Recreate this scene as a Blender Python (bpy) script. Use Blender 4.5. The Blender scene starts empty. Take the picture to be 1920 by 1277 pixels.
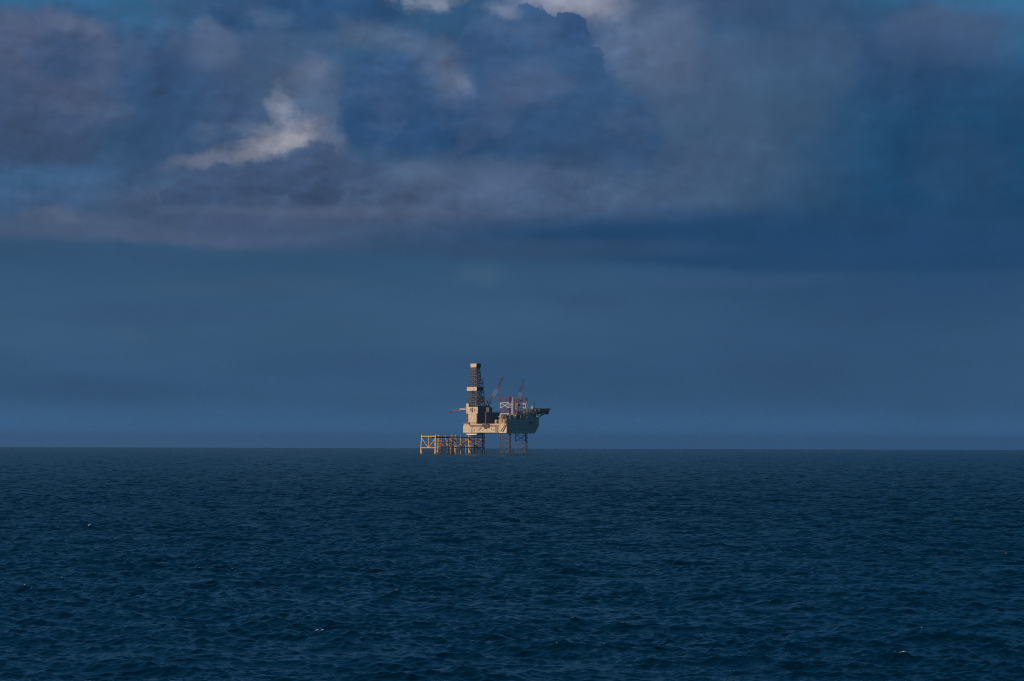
import bpy, math, random
import numpy as np
from mathutils import Vector, Matrix

random.seed(7)
RNG = np.random.default_rng(11)
scene = bpy.context.scene
COL = scene.collection

# ------------------------------------------------------------------ camera
ANG = 2.7e-4                 # radians seen by one pixel of the 1920 px wide photograph
CAM_H = 9.9                 # eye height above the water (ship's deck)
R_EARTH = 7.4e6              # with refraction
DIP = math.sqrt(2 * CAM_H / R_EARTH)
DIST = 2222.0                # distance of the drilling rig
PITCH = math.atan((840.9 - 638.5) * ANG) - DIP
ROLL = math.radians(0.165)

cam_data = bpy.data.cameras.new("camera")
cam_data.sensor_width = 36.0
cam_data.lens = 36.0 / (1920 * ANG)
cam_data.clip_start = 1.0
cam_data.clip_end = 2.0e5
cam = bpy.data.objects.new("camera", cam_data)
COL.objects.link(cam)
cam.location = (0, 0, CAM_H)
cam.rotation_mode = 'QUATERNION'
cam.rotation_quaternion = (Matrix.Rotation(math.pi / 2 + PITCH, 3, 'X') @ Matrix.Rotation(ROLL, 3, 'Z')).to_quaternion()
scene.camera = cam

# ------------------------------------------------------------------ light
SUN_EL = math.radians(13.0)
SUN_AZ = math.radians(238.0)  # compass bearing of the sun, 0 = the way the camera looks (+Y), clockwise
sun_dir = Vector((math.sin(SUN_AZ) * math.cos(SUN_EL), math.cos(SUN_AZ) * math.cos(SUN_EL), math.sin(SUN_EL)))
sd = bpy.data.lights.new("sun", 'SUN')
sd.energy = 3.6
sd.angle = math.radians(0.5)
sd.color = (1.0, 0.73, 0.50)
sun = bpy.data.objects.new("sun", sd)
COL.objects.link(sun)
sun.rotation_mode = 'QUATERNION'
sun.rotation_quaternion = sun_dir.to_track_quat('Z', 'Y')

scene.view_settings.view_transform = 'Standard'
scene.view_settings.look = 'None'
scene.view_settings.exposure = 0.0
scene.view_settings.gamma = 1.0
scene.cycles.volume_bounces = 0
scene.cycles.max_bounces = 6
scene.cycles.filter_width = 1.0
scene.cycles.use_denoising = False


def lin(c):
    out = []
    for v in c:
        v = v / 255.0
        out.append(v / 12.92 if v <= 0.04045 else ((v + 0.055) / 1.055) ** 2.4)
    return out


# ------------------------------------------------------------------ sky: Nishita air seen through gaps of a cloud layer
SKY_STRENGTH = 0.08
world = bpy.data.worlds.new("World")
scene.world = world
world.use_nodes = True
nt = world.node_tree
nt.nodes.clear()


class NB:
    """small helper for building node trees"""
    def __init__(self, tree):
        self.t = tree

    def node(self, kind, **props):
        n = self.t.nodes.new(kind)
        for k, v in props.items():
            setattr(n, k, v)
        return n

    def link(self, a, b):
        self.t.links.new(a, b)

    def put(self, sock, v):
        if isinstance(v, bpy.types.NodeSocket):
            self.link(v, sock)
        else:
            sock.default_value = v

    def math(self, op, a, b=None, c=None):
        n = self.node('ShaderNodeMath', operation=op)
        self.put(n.inputs[0], a)
        if b is not None:
            self.put(n.inputs[1], b)
        if c is not None:
            self.put(n.inputs[2], c)
        return n.outputs[0]

    def vmath(self, op, a, b=None, scale=None):
        n = self.node('ShaderNodeVectorMath', operation=op)
        self.put(n.inputs[0], a)
        if b is not None:
            self.put(n.inputs[1], b)
        if scale is not None:
            self.put(n.inputs['Scale'], scale)
        return n.outputs['Value'] if op in ('LENGTH', 'DOT_PRODUCT') else n.outputs[0]

    def noise(self, vec, scale, detail=5.0, rough=0.55, color=False, dim='3D'):
        n = self.node('ShaderNodeTexNoise', noise_dimensions=dim)
        self.put(n.inputs['Vector'], vec)
        n.inputs['Scale'].default_value = scale
        n.inputs['Detail'].default_value = detail
        n.inputs['Roughness'].default_value = rough
        return n.outputs['Color'] if color else n.outputs[0]

    def remap(self, v, a, b, c=0.0, d=1.0, smooth=True):
        n = self.node('ShaderNodeMapRange', interpolation_type='SMOOTHSTEP' if smooth else 'LINEAR')
        self.put(n.inputs['Value'], v)
        n.inputs['From Min'].default_value = a
        n.inputs['From Max'].default_value = b
        n.inputs['To Min'].default_value = c
        n.inputs['To Max'].default_value = d
        return n.outputs[0]

    def mix(self, fac, a, b):
        n = self.node('ShaderNodeMix', data_type='RGBA')
        self.put(n.inputs[0], fac)
        for s, v in ((n.inputs[6], a), (n.inputs[7], b)):
            if isinstance(v, bpy.types.NodeSocket):
                self.link(v, s)
            else:
                s.default_value = (v[0], v[1], v[2], 1.0)
        return n.outputs[2]


w = NB(nt)
tc = w.node('ShaderNodeTexCoord')
dirv = tc.outputs['Generated']
sep = w.node('ShaderNodeSeparateXYZ')
w.link(dirv, sep.inputs[0])
az = w.math('ARCTAN2', sep.outputs[0], sep.outputs[1])
el = w.math('ARCSINE', sep.outputs[2])
# sky chart: one unit = 100 * ANG radians of bearing (U) and of height (V, counted downwards)
U = w.math('MULTIPLY_ADD', az, 1.0 / (100 * ANG), 9.6)
V = w.math('MULTIPLY_ADD', el, -1.0 / (100 * ANG), 6.385 + PITCH / (100 * ANG))
comb = w.node('ShaderNodeCombineXYZ')
w.link(U, comb.inputs[0])
w.link(V, comb.inputs[1])
P = comb.outputs[0]


def warped(src, scale, amp, detail, rough=0.6):
    c = w.noise(src, scale, detail, rough, color=True)
    d = w.vmath('SUBTRACT', c, (0.5, 0.5, 0.5))
    d = w.vmath('MULTIPLY', d, (amp, amp * 0.75, 0.0))
    return w.vmath('ADD', src, d)


P_soft = warped(P, 0.6, 1.6, 7.0, 0.56)
P_puff = warped(warped(P, 0.55, 0.7, 2.0), 1.9, 0.62, 10.0, 0.62)
P_lite = warped(P, 1.3, 0.42, 5.0, 0.6)
P_flat = w.vmath('ADD', P, w.vmath('MULTIPLY', w.vmath('SUBTRACT', w.noise(w.vmath('MULTIPLY', P, (0.5, 1.4, 1.0)), 0.7, 7.0, 0.55, color=True), (0.5, 0.5, 0.5)), (1.6, 0.38, 0.0)))
streak_src = w.vmath('MULTIPLY', P, (0.35, 1.5, 1.0))
fbm = w.noise(P, 0.9, 8.0, 0.58)
fine = w.noise(P, 3.6, 9.0, 0.66)
flat_fbm = w.noise(streak_src, 0.8, 6.0, 0.5)

# vertical run of the overcast, from its underside low over the sea to the zenith
ramp = w.node('ShaderNodeValToRGB')
ramp.color_ramp.interpolation = 'EASE'
stops = [(-40, (22, 98, 142)), (-10, (24, 94, 138)), (-2, (40, 86, 124)), (0.5, (50, 87, 124)), (2.0, (54, 86, 122)),
         (4.0, (56, 86, 118)), (4.9, (50, 84, 117)), (6.0, (57, 90, 123)), (7.4, (53, 88, 123)), (8.42, (64, 112, 160))]
v0, v1 = -40.0, 9.0
els = ramp.color_ramp.elements
while len(els) < len(stops):
    els.new(0.5)
for e, (v, c) in zip(els, stops):
    e.position = (v - v0) / (v1 - v0)
    e.color = lin(c) + [1.0]
w.link(w.remap(V, v0, v1, smooth=False), ramp.inputs[0])
cloud = ramp.outputs[0]


def blob(cx, cy, rx, ry, col, alpha=1.0, rot=0.0, inner=0.15, outer=1.3, puff=False, ragged=0.0, src=None):
    """one cloud mass: an ellipse on the sky chart with a billowing edge"""
    global cloud
    m = w.node('ShaderNodeMapping', vector_type='TEXTURE')
    w.link(src if src is not None else (P_puff if puff else P_soft), m.inputs['Vector'])
    m.inputs['Location'].default_value = (cx / 100, cy / 100, 0)
    m.inputs['Rotation'].default_value = (0, 0, math.radians(rot))
    m.inputs['Scale'].default_value = (rx / 100, ry / 100, 1)
    d = w.vmath('LENGTH', m.outputs[0])
    if ragged:
        d = w.math('MULTIPLY_ADD', w.math('SUBTRACT', fine, 0.5), ragged, d)
    k = w.remap(d, outer, inner, 0.0, alpha)
    if col[0] > 60:
        col = (col[0] * 0.94, col[1] * 0.975, col[2] * 0.965)
    else:
        col = (col[0] + 4, col[1] - 1, col[2] - 1)
    cloud = w.mix(k, cloud, lin(col))


P_edge = warped(warped(P, 0.9, 0.4, 2.0), 3.2, 0.5, 7.0, 0.64)
edge_n = w.noise(w.vmath('MULTIPLY', P, (0.8, 1.1, 1.0)), 3.6, 7.0, 0.66)


def mass(circles, top, bottom, alpha=1.0, soft=0.1, ragged=0.3, base=None, base_soft=0.1, span=None, fade=None):
    """one cumulus body: heaped rounded heads over a flat base, paler above than below"""
    global cloud
    d = None
    for cx, cy, r in circles:
        dist = w.math('DIVIDE', w.vmath('LENGTH', w.vmath('SUBTRACT', P_edge, (cx / 100, cy / 100, 0))), r / 100)
        d = dist if d is None else w.math('SMOOTH_MIN', d, dist, 0.2)
    d = w.math('MULTIPLY_ADD', w.math('SUBTRACT', edge_n, 0.5), ragged, d)
    k = w.remap(d, 1.0 + soft, 1.0 - soft, 0.0, alpha)
    if base:
        vb = w.math('MULTIPLY_ADD', w.math('SUBTRACT', flat_fbm, 0.5), 0.25, V)
        k = w.math('MULTIPLY', k, w.remap(vb, base / 100 + base_soft, base / 100 - base_soft))
    if fade:
        k = w.math('MULTIPLY', k, w.remap(w.math('MULTIPLY_ADD', w.math('SUBTRACT', fbm, 0.5), 1.2, U), fade[1] / 100, fade[0] / 100))
    lo = min(cy - r for cx, cy, r in circles)
    hi = base or max(cy + r for cx, cy, r in circles)
    if span:
        lo, hi = span
    tone = w.math('MULTIPLY_ADD', w.math('SUBTRACT', fbm, 0.5), 0.9, w.math('MULTIPLY', w.math('SUBTRACT', V, lo / 100), 100.0 / (hi - lo)))
    body = w.mix(w.remap(tone, 0.05, 0.95), lin(top), lin(bottom))
    cloud = w.mix(k, cloud, body)


# broad masses
blob(1760, 330, 560, 330, (24, 72, 109), 0.95)
blob(1330, 230, 300, 230, (66, 94, 127), 0.85)
blob(1620, 95, 330, 60, (50, 82, 120), 0.7)
blob(1800, 80, 130, 55, (62, 88, 128), 0.6, puff=True)
blob(1690, 160, 130, 60, (38, 76, 116), 0.6, puff=True)
blob(1250, 20, 330, 45, (58, 82, 116), 0.7, src=P_flat)
mass([(1210, 110, 60), (1270, 95, 70), (1250, 160, 75), (1330, 150, 60)], (82, 100, 132), (66, 86, 118), 0.6, soft=0.5, ragged=0.9, base=240, base_soft=0.3)
mass([(1390, 120, 60), (1460, 140, 75), (1540, 120, 70), (1490, 190, 70), (1420, 230, 80)], (68, 94, 125), (62, 86, 116), 0.55, soft=0.45, ragged=1.0)
mass([(1740, 70, 60), (1800, 90, 55), (1850, 115, 40), (1690, 90, 50)], (72, 92, 126), (56, 84, 120), 0.6, soft=0.4, ragged=0.9, base=150, base_soft=0.3)
mass([(1760, 300, 60), (1820, 330, 60), (1780, 350, 50)], (46, 78, 114), (40, 74, 110), 0.5, soft=0.5, ragged=1.0)
blob(330, 190, 260, 200, (54, 85, 120), 0.85)
# gaps of clear evening air
blob(60, -20, 330, 85, (42, 104, 148), 1.0, inner=0.5, outer=1.15)
blob(250, 60, 100, 34, (46, 102, 144), 0.6, puff=True)
blob(1890, -5, 300, 60, (40, 104, 147), 1.0, inner=0.4, outer=1.2)
blob(1930, 110, 70, 60, (44, 100, 142), 0.8, puff=True)
# left bank
blob(110, 60, 70, 35, (44, 84, 126), 0.9, puff=True)
mass([(30, 120, 70), (100, 115, 68), (165, 125, 55), (60, 210, 115), (150, 200, 78), (90, 270, 95), (10, 260, 90)], (80, 93, 124), (58, 78, 110), 0.92, soft=0.3, ragged=0.8, base=332, base_soft=0.16)
mass([(330, 120, 30), (395, 95, 42), (420, 130, 38), (370, 150, 30)], (84, 102, 135), (62, 84, 120), 0.7, soft=0.3, ragged=0.6)
mass([(290, 160, 70), (350, 210, 80), (270, 240, 75), (420, 230, 60)], (54, 83, 121), (50, 82, 118), 0.7, soft=0.35, ragged=0.5, base=305, base_soft=0.3)
blob(150, 75, 60, 22, (98, 110, 142), 0.7, puff=True, ragged=0.5)
blob(135, 135, 75, 45, (55, 84, 121), 0.9, inner=0.4, puff=True)
blob(190, 225, 70, 28, (84, 97, 128), 0.55, puff=True)
blob(90, 372, 330, 46, (58, 96, 134), 0.9, inner=0.4)
blob(60, 350, 60, 20, (66, 104, 142), 0.5, puff=True)
blob(40, 410, 120, 28, (52, 88, 126), 0.5, puff=True)
blob(160, 436, 320, 32, (79, 94, 125), 0.9, inner=0.3, src=P_flat)
blob(110, 418, 60, 22, (96, 106, 136), 0.7, puff=True)
blob(300, 385, 100, 30, (86, 98, 130), 0.7, puff=True)
blob(290, 180, 70, 90, (47, 80, 119), 0.6, puff=True)
blob(395, 110, 60, 42, (86, 104, 138), 0.85, puff=True, ragged=0.5)
blob(430, 200, 60, 60, (60, 86, 122), 0.6, puff=True)
blob(700, 392, 580, 78, (75, 91, 123), 0.95, inner=0.35, src=P_flat)
blob(960, 350, 240, 60, (86, 103, 138), 0.85)
blob(780, 335, 90, 30, (90, 106, 138), 0.6, puff=True)
blob(1310, 330, 210, 90, (72, 92, 125), 0.75)
blob(430, 458, 340, 17, (84, 93, 125), 0.6, src=P_flat)
mass([(440, 30, 45), (500, 20, 50), (570, 25, 52), (640, 20, 55), (700, 30, 40)], (46, 82, 124), (44, 77, 117), 0.9, soft=0.25, ragged=0.5, base=78, base_soft=0.2)
blob(500, 55, 60, 22, (78, 104, 140), 0.7, puff=True, ragged=0.6)
blob(680, 85, 70, 26, (86, 106, 140), 0.8, puff=True, ragged=0.7)
# bright breaks where the upper cloud is sunlit
blob(560, 215, 105, 140, (84, 102, 134), 0.9, inner=0.3, puff=True, ragged=0.6)
blob(580, 140, 45, 34, (100, 112, 142), 0.7, puff=True, ragged=0.8)
blob(610, 255, 40, 45, (104, 112, 142), 0.7, puff=True, ragged=0.6)
blob(522, 205, 30, 40, (140, 144, 166), 0.85, puff=True, ragged=1.5)
blob(478, 244, 40, 18, (140, 144, 166), 0.8, puff=True, ragged=1.6)
blob(440, 225, 45, 45, (58, 86, 120), 0.8, inner=0.3, puff=True, ragged=0.8)
blob(395, 262, 40, 22, (84, 100, 132), 0.6, puff=True, ragged=0.8)
blob(390, 308, 100, 20, (112, 116, 142), 0.9, rot=-16, puff=True, ragged=0.6)
blob(520, 268, 100, 34, (146, 144, 160), 1.0, rot=-24, inner=0.1, outer=1.25, puff=True, ragged=0.9)
blob(545, 268, 52, 18, (166, 160, 174), 0.8, rot=-20, puff=True, ragged=1.2)
blob(1140, 60, 150, 120, (104, 120, 154), 0.9)
blob(1070, -8, 110, 62, (158, 158, 180), 1.0, inner=0.2)
blob(1240, 110, 80, 100, (88, 104, 136), 0.8)
# dark bodies
mass([(700, 185, 62), (690, 235, 52), (765, 190, 85), (840, 205, 85), (900, 220, 80), (770, 245, 60)], (56, 88, 130), (43, 77, 118), 0.95, soft=0.24, ragged=0.7, base=287, base_soft=0.2)
mass([(895, 105, 55), (945, 85, 58), (990, 62, 48), (1030, 68, 34), (1062, 58, 34), (1085, 88, 30), (1098, 130, 40), (1010, 140, 95), (1060, 190, 70), (980, 220, 80)], (60, 93, 134), (49, 80, 119), 1.0, soft=0.07, ragged=0.6, base=296, base_soft=0.2)
mass([(1110, 190, 70), (1090, 225, 85), (1165, 235, 60), (1000, 230, 90), (1200, 270, 40)], (54, 86, 124), (50, 80, 118), 0.9, soft=0.4, ragged=0.9, base=300, base_soft=0.25)
mass([(1065, 295, 40), (1110, 290, 45), (1155, 288, 42), (1192, 303, 26), (1218, 316, 14)], (55, 83, 121), (54, 82, 118), 0.5, soft=0.3, ragged=0.5, base=321, base_soft=0.06)
blob(1080, 60, 70, 32, (46, 82, 126), 0.7, puff=True, ragged=0.5)
blob(910, 100, 80, 40, (48, 82, 124), 0.7, puff=True)
blob(975, 170, 110, 36, (76, 92, 127), 0.6, puff=True)
blob(1010, 130, 45, 25, (84, 106, 144), 0.5, puff=True, ragged=0.6)
blob(735, 72, 120, 28, (92, 110, 142), 0.75, rot=12, puff=True, ragged=0.7)
blob(835, 135, 48, 62, (96, 110, 142), 0.85, rot=-25, puff=True, ragged=0.8)
blob(865, 160, 26, 22, (114, 122, 150), 0.6, puff=True, ragged=0.8)
blob(795, -4, 80, 26, (142, 150, 172), 0.9, inner=0.0, puff=True, ragged=2.0)
blob(945, 22, 40, 14, (124, 134, 160), 0.8, puff=True, ragged=0.8)
mass([(322, 380, 18), (345, 373, 24), (376, 366, 30), (420, 352, 36), (475, 346, 38), (530, 336, 40), (570, 322, 36), (605, 310, 36), (480, 372, 40), (590, 362, 50), (690, 375, 40), (640, 322, 36), (690, 345, 38), (750, 362, 34), (800, 376, 24)], (67, 86, 119), (59, 79, 111), 0.95, soft=0.2, ragged=0.8, base=390, base_soft=0.25, fade=(590, 800))
blob(620, 404, 330, 15, (86, 99, 131), 0.85, src=P_flat)
mass([(372, 434, 18), (405, 424, 24), (445, 426, 24), (490, 432, 24), (540, 440, 20)], (72, 88, 122), (68, 85, 118), 0.8, soft=0.2, ragged=0.6, base=443, base_soft=0.08)
# dark flat bases above the pale band over the horizon
blob(1480, 445, 800, 60, (32, 72, 110), 0.95, inner=0.4, outer=1.2, src=P_flat)
blob(1560, 470, 620, 46, (30, 71, 109), 1.0, rot=2.0, inner=0.72, outer=1.12, src=P_flat)
blob(960, 468, 440, 24, (47, 79, 112), 0.9, src=P_flat)
blob(170, 492, 420, 18, (48, 80, 113), 0.4)
blob(890, 508, 50, 26, (70, 98, 127), 0.5)
blob(1500, 640, 500, 150, (44, 80, 116), 0.6)
blob(1080, 555, 90, 22, (46, 80, 116), 0.5)
blob(250, 640, 60, 25, (60, 92, 124), 0.4)
blob(500, 540, 260, 22, (57, 90, 120), 0.5, src=P_flat)
blob(1350, 530, 320, 18, (50, 85, 122), 0.6, src=P_flat)
blob(300, 590, 240, 30, (47, 82, 119), 0.5, src=P_flat)
blob(1750, 560, 260, 45, (42, 78, 116), 0.6)
blob(820, 690, 420, 40, (45, 80, 118), 0.45, src=P_flat)
blob(150, 730, 300, 30, (44, 80, 118), 0.45, src=P_flat)

# ragged scud and paler fragments scattered through the bank
gate = w.math('MULTIPLY', w.remap(V, 4.5, 3.4), w.remap(U, 15.5, 11.0, 0.25, 1.0))
n_s = w.noise(w.vmath('MULTIPLY', P_lite, (0.75, 1.2, 1.0)), 0.62, 11.0, 0.58)
n_l = w.noise(w.vmath('ADD', w.vmath('MULTIPLY', P_lite, (0.75, 1.15, 1.0)), (17.3, 4.1, 2.0)), 0.7, 10.0, 0.62)
k_s = w.math('MULTIPLY', w.remap(n_s, 0.52, 0.57), gate)
k_l = w.math('MULTIPLY', w.remap(n_l, 0.53, 0.64), gate)
cloud = w.mix(w.math('MULTIPLY', k_s, 0.24), cloud, lin((52, 80, 117)))
cloud = w.mix(w.math('MULTIPLY', k_l, 0.22), cloud, lin((88, 104, 136)))

# billows and streaks inside the cloud
relief_a = w.noise(w.vmath('MULTIPLY', P_lite, (0.8, 1.15, 1.0)), 1.0, 10.0, 0.56)
relief_b = w.noise(w.vmath('MULTIPLY', w.vmath('ADD', P_lite, (0.09, 0.13, 0.0)), (0.8, 1.15, 1.0)), 1.0, 10.0, 0.56)
relief = w.math('MULTIPLY', w.math('SUBTRACT', relief_b, relief_a), w.remap(U, 13.5, 10.0, 0.5, 1.2))
amount = w.remap(V, 5.2, 3.6, 0.05, 1.0)
patchy = w.remap(flat_fbm, 0.35, 0.65, 0.35, 1.2)
var = w.remap(fbm, 0.28, 0.72, -0.16, 0.16, smooth=False)
var = w.math('MULTIPLY', w.math('MULTIPLY_ADD', relief, patchy, var), amount)
var2 = w.remap(flat_fbm, 0.3, 0.7, 0.94, 1.06, smooth=False)
cloud = w.vmath('SCALE', cloud, scale=w.math('MULTIPLY', w.math('ADD', var, 0.99), var2))

# clear air
sky = w.node('ShaderNodeTexSky', sky_type='NISHITA')
sky.sun_disc = False
sky.sun_elevation = SUN_EL
sky.sun_rotation = SUN_AZ
sky.altitude = 10
sky.air_density = 1.0
sky.dust_density = 0.5
sky.ozone_density = 2.5


def gap_mask(cx, cy, rx, ry):
    m = w.node('ShaderNodeMapping', vector_type='TEXTURE')
    w.link(P_soft, m.inputs['Vector'])
    m.inputs['Location'].default_value = (cx / 100, cy / 100, 0)
    m.inputs['Scale'].default_value = (rx / 100, ry / 100, 1)
    return w.remap(w.vmath('LENGTH', m.outputs[0]), 1.3, 0.3, 0.0, 1.0)


g = w.math('MAXIMUM', gap_mask(60, -10, 420, 95), gap_mask(1890, 0, 300, 110))
high = w.math('MULTIPLY', w.remap(V, -1.0, -8.0), w.remap(w.noise(P, 0.12, 5.0, 0.5), 0.45, 0.62))
g = w.math('MAXIMUM', g, w.math('MULTIPLY', high, 0.4))
g = w.math('MULTIPLY', g, 0.10)
cloud_s = w.vmath('SCALE', cloud, scale=1.0 / SKY_STRENGTH)
total = w.mix(g, cloud_s, sky.outputs[0])
bg = w.node('ShaderNodeBackground')
w.link(total, bg.inputs['Color'])
bg.inputs['Strength'].default_value = SKY_STRENGTH
wo = w.node('ShaderNodeOutputWorld')
w.link(bg.outputs[0], wo.inputs['Surface'])


# ------------------------------------------------------------------ materials
def paint(name, col, rough=0.55, grime=0.25, rust=0.0, metallic=0.0):
    m = bpy.data.materials.new(name)
    m.use_nodes = True
    b = NB(m.node_tree)
    bsdf = m.node_tree.nodes['Principled BSDF']
    t = b.node('ShaderNodeTexCoord')
    obj = t.outputs['Object']
    n1 = b.noise(obj, 0.35, 6.0, 0.6)
    streaks = b.noise(b.vmath('MULTIPLY', obj, (1.6, 1.6, 0.12)), 1.0, 5.0, 0.6)
    dirty = [c * 0.55 for c in col]
    f = b.math('MULTIPLY', b.remap(n1, 0.42, 0.72), grime * 1.6)
    c = b.mix(f, col, dirty)
    f2 = b.math('MULTIPLY', b.remap(streaks, 0.52, 0.75), grime)
    c = b.mix(f2, c, (col[0] * 0.6, col[1] * 0.48, col[2] * 0.38))
    if rust:
        r = b.noise(obj, 0.9, 7.0, 0.65)
        c = b.mix(b.remap(r, 0.62 - 0.2 * rust, 0.72, 0.0, 0.85), c, (0.17, 0.065, 0.03))
    b.link(c, bsdf.inputs['Base Color'])
    b.link(b.remap(n1, 0.3, 0.7, rough - 0.08, rough + 0.12), bsdf.inputs['Roughness'])
    bsdf.inputs['Metallic'].default_value = metallic
    return m


M = {
    'cream': paint('cream_paint', (0.60, 0.51, 0.39), 0.55, 0.4, 0.06),
    'buff': paint('buff_paint', (0.58, 0.45, 0.35), 0.55, 0.4, 0.1),
    'white': paint('white_paint', (0.74, 0.71, 0.66), 0.5, 0.2),
    'worn_white': paint('worn_white_paint', (0.36, 0.34, 0.33), 0.6, 0.4, 0.2),
    'grey': paint('grey_steel', (0.10, 0.105, 0.11), 0.6, 0.3),
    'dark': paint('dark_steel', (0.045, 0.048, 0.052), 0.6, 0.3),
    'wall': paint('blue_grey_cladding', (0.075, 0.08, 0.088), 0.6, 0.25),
    'hullgrey': paint('hull_paint', (0.50, 0.40, 0.30), 0.55, 0.18, 0.12),
    'red': paint('red_paint', (0.24, 0.045, 0.055), 0.5, 0.25),
    'yellow': paint('yellow_paint', (0.80, 0.45, 0.11), 0.5, 0.25, 0.1),
    'ochre': paint('weathered_yellow', (0.70, 0.43, 0.15), 0.6, 0.4, 0.5),
    'brown': paint('rusty_steel', (0.26, 0.15, 0.085), 0.65, 0.4, 0.6),
    'tan': paint('tan_machinery', (0.48, 0.34, 0.21), 0.6, 0.4, 0.3),
    'green': paint('green_deck_paint', (0.12, 0.14, 0.09), 0.6, 0.3),
    'orange': paint('orange_fibreglass', (0.70, 0.20, 0.03), 0.4, 0.15),
    'legblue': paint('leg_steel', (0.10, 0.115, 0.135), 0.55, 0.3),
}
glass = bpy.data.materials.new('dark_glass')
glass.use_nodes = True
gb = glass.node_tree.nodes['Principled BSDF']
gb.inputs['Base Color'].default_value = (0.015, 0.02, 0.025, 1)
gb.inputs['Roughness'].default_value = 0.08
M['glass'] = glass


# ------------------------------------------------------------------ sea: one curved sheet of wind waves out past the horizon
def build_sea():
    fine_az = np.arange(-math.radians(17.0), math.radians(17.0), 0.001)
    coarse = np.concatenate([np.radians(np.arange(17.1, 22, 0.2)), np.radians(np.arange(22, 338, 4.0)),
                             np.radians(np.arange(338, 342.9, 0.2))])
    azs = np.concatenate([fine_az, coarse])
    rs = [3.0]
    while rs[-1] < 26000:
        r = rs[-1]
        if r < 62:
            r *= 1.05
        elif r < 3500:
            r *= 1.0009 if r < 500 else 1.0013
        else:
            r *= 1.006
        rs.append(r)
    rs = np.array(rs)
    nr, na = len(rs), len(azs)
    dr = np.gradient(rs)
    A, Rr = np.meshgrid(azs, rs)
    X = (np.sin(A) * Rr).ravel()
    Y = (np.cos(A) * Rr).ravel()
    RR = Rr.ravel()
    step = np.repeat(dr, na)
    wide = np.tile(np.gradient(azs), nr) * RR
    is_fine = np.tile(np.arange(na) < len(fine_az), nr)
    step = np.maximum(step, np.where(is_fine, wide, 400.0)).astype(np.float32)
    Z = np.zeros_like(X, dtype=np.float32)
    DX = np.zeros_like(Z)
    DY = np.zeros_like(Z)
    FOLD = np.zeros_like(Z)
    MSS = np.zeros_like(Z)
    N = 150
    lam = np.exp(np.linspace(math.log(0.26), math.log(16.0), N))
    # share of slope carried by each wavelength: broad, tapering at the long end
    shape = np.exp(-0.5 * ((np.log(lam) - math.log(0.75)) / 0.8) ** 2) + 0.22 * np.exp(-0.5 * ((np.log(lam) - math.log(4.5)) / 0.55) ** 2)
    mss = 0.125 * shape / shape.sum()
    wind = math.radians(200)
    # gust patches: slow change of the short chop over tens of metres
    gust = np.zeros_like(Z)
    for i in range(14):
        L = math.exp(RNG.uniform(math.log(18), math.log(220)))
        t = RNG.uniform(0, 2 * math.pi)
        gust += np.sin(X * math.sin(t) * 2 * math.pi / (L * 1.8) + Y * math.cos(t) * 2 * math.pi / L + RNG.uniform(0, 6.28)).astype(np.float32)
    gust = 1.0 + 0.13 * gust / 2.65
    for i in range(N):
        k = 2 * math.pi / lam[i]
        spread = math.radians(50) * (1.25 if lam[i] < 3 else 0.8)
        th = wind + RNG.normal(0, spread)
        kx, ky = k * math.sin(th), k * math.cos(th)
        a = math.sqrt(2 * mss[i]) / k
        ph0 = RNG.uniform(0, 2 * math.pi)
        use = np.nonzero(step < lam[i] * 0.5)[0]
        if len(use) == 0:
            continue
        # gusty patches: slow change of each train's strength
        fx, fy = RNG.normal(0, 1, 2) * 2 * math.pi / (lam[i] * 9)
        x, y = X[use], Y[use]
        fade = np.clip((lam[i] * 0.5 - step[use]) / (lam[i] * 0.2), 0, 1)
        aa = (a * fade * (0.75 + 0.6 * np.sin(x * fx + y * fy + ph0 * 3))).astype(np.float32)
        if lam[i] < 4:
            aa *= gust[use]
        ph = (kx * x + ky * y + ph0)
        s, c = np.sin(ph), np.cos(ph)
        Z[use] += (aa * c).astype(np.float32)
        DX[use] -= (0.85 * aa * s * kx / k).astype(np.float32)
        DY[use] -= (0.85 * aa * s * ky / k).astype(np.float32)
        FOLD[use] += (aa * k * c).astype(np.float32)
        MSS[use] += (mss[i] * fade ** 2).astype(np.float32)
    curve = RR ** 2 / (2 * R_EARTH)
    co = np.empty((nr * na, 3), dtype=np.float32)
    co[:, 0] = X + DX
    co[:, 1] = Y + DY
    co[:, 2] = Z - curve
    # breaking crests
    crest = FOLD + 0.25 * Z / 0.3
    ok = is_fine & (RR > 64) & (np.tile(np.abs(azs), nr) < 0.28) & (RR < 2600)
    thr = np.quantile(crest[ok], 0.9996)
    top = np.quantile(crest[ok], 0.99998)
    foam = np.clip((crest - thr) / (top - thr), 0, 1) * ok
    idx = np.arange(nr * na).reshape(nr, na)
    q = np.stack([idx[:-1], np.roll(idx, -1, axis=1)[:-1], np.roll(idx, -1, axis=1)[1:], idx[1:]], axis=-1).reshape(-1, 4)
    me = bpy.data.meshes.new('sea')
    nf = len(q)
    centre = nr * na
    co = np.vstack([co, np.array([[0, 0, 0]], dtype=np.float32)])
    foam = np.append(foam, 0).astype(np.float32)
    tri = np.stack([np.full(na, centre), np.roll(idx[0], -1), idx[0]], axis=-1)
    me.vertices.add(len(co))
    me.vertices.foreach_set('co', co.ravel())
    loops = np.concatenate([q.ravel(), tri.ravel()]).astype(np.int32)
    starts = np.concatenate([np.arange(nf) * 4, nf * 4 + np.arange(na) * 3]).astype(np.int32)
    me.loops.add(len(loops))
    me.loops.foreach_set('vertex_index', loops)
    me.polygons.add(nf + na)
    me.polygons.foreach_set('loop_start', starts)
    me.update(calc_edges=True)
    me.polygons.foreach_set('use_smooth', np.ones(nf + na, dtype=bool))
    at = me.attributes.new('foam', 'FLOAT', 'POINT')
    at.data.foreach_set('value', foam)
    # slope of the ripples too small for the sheet there, carried by the surface's roughness
    rest = np.clip(mss.sum() * 1.02 - MSS, 0.0004, None)
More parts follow.
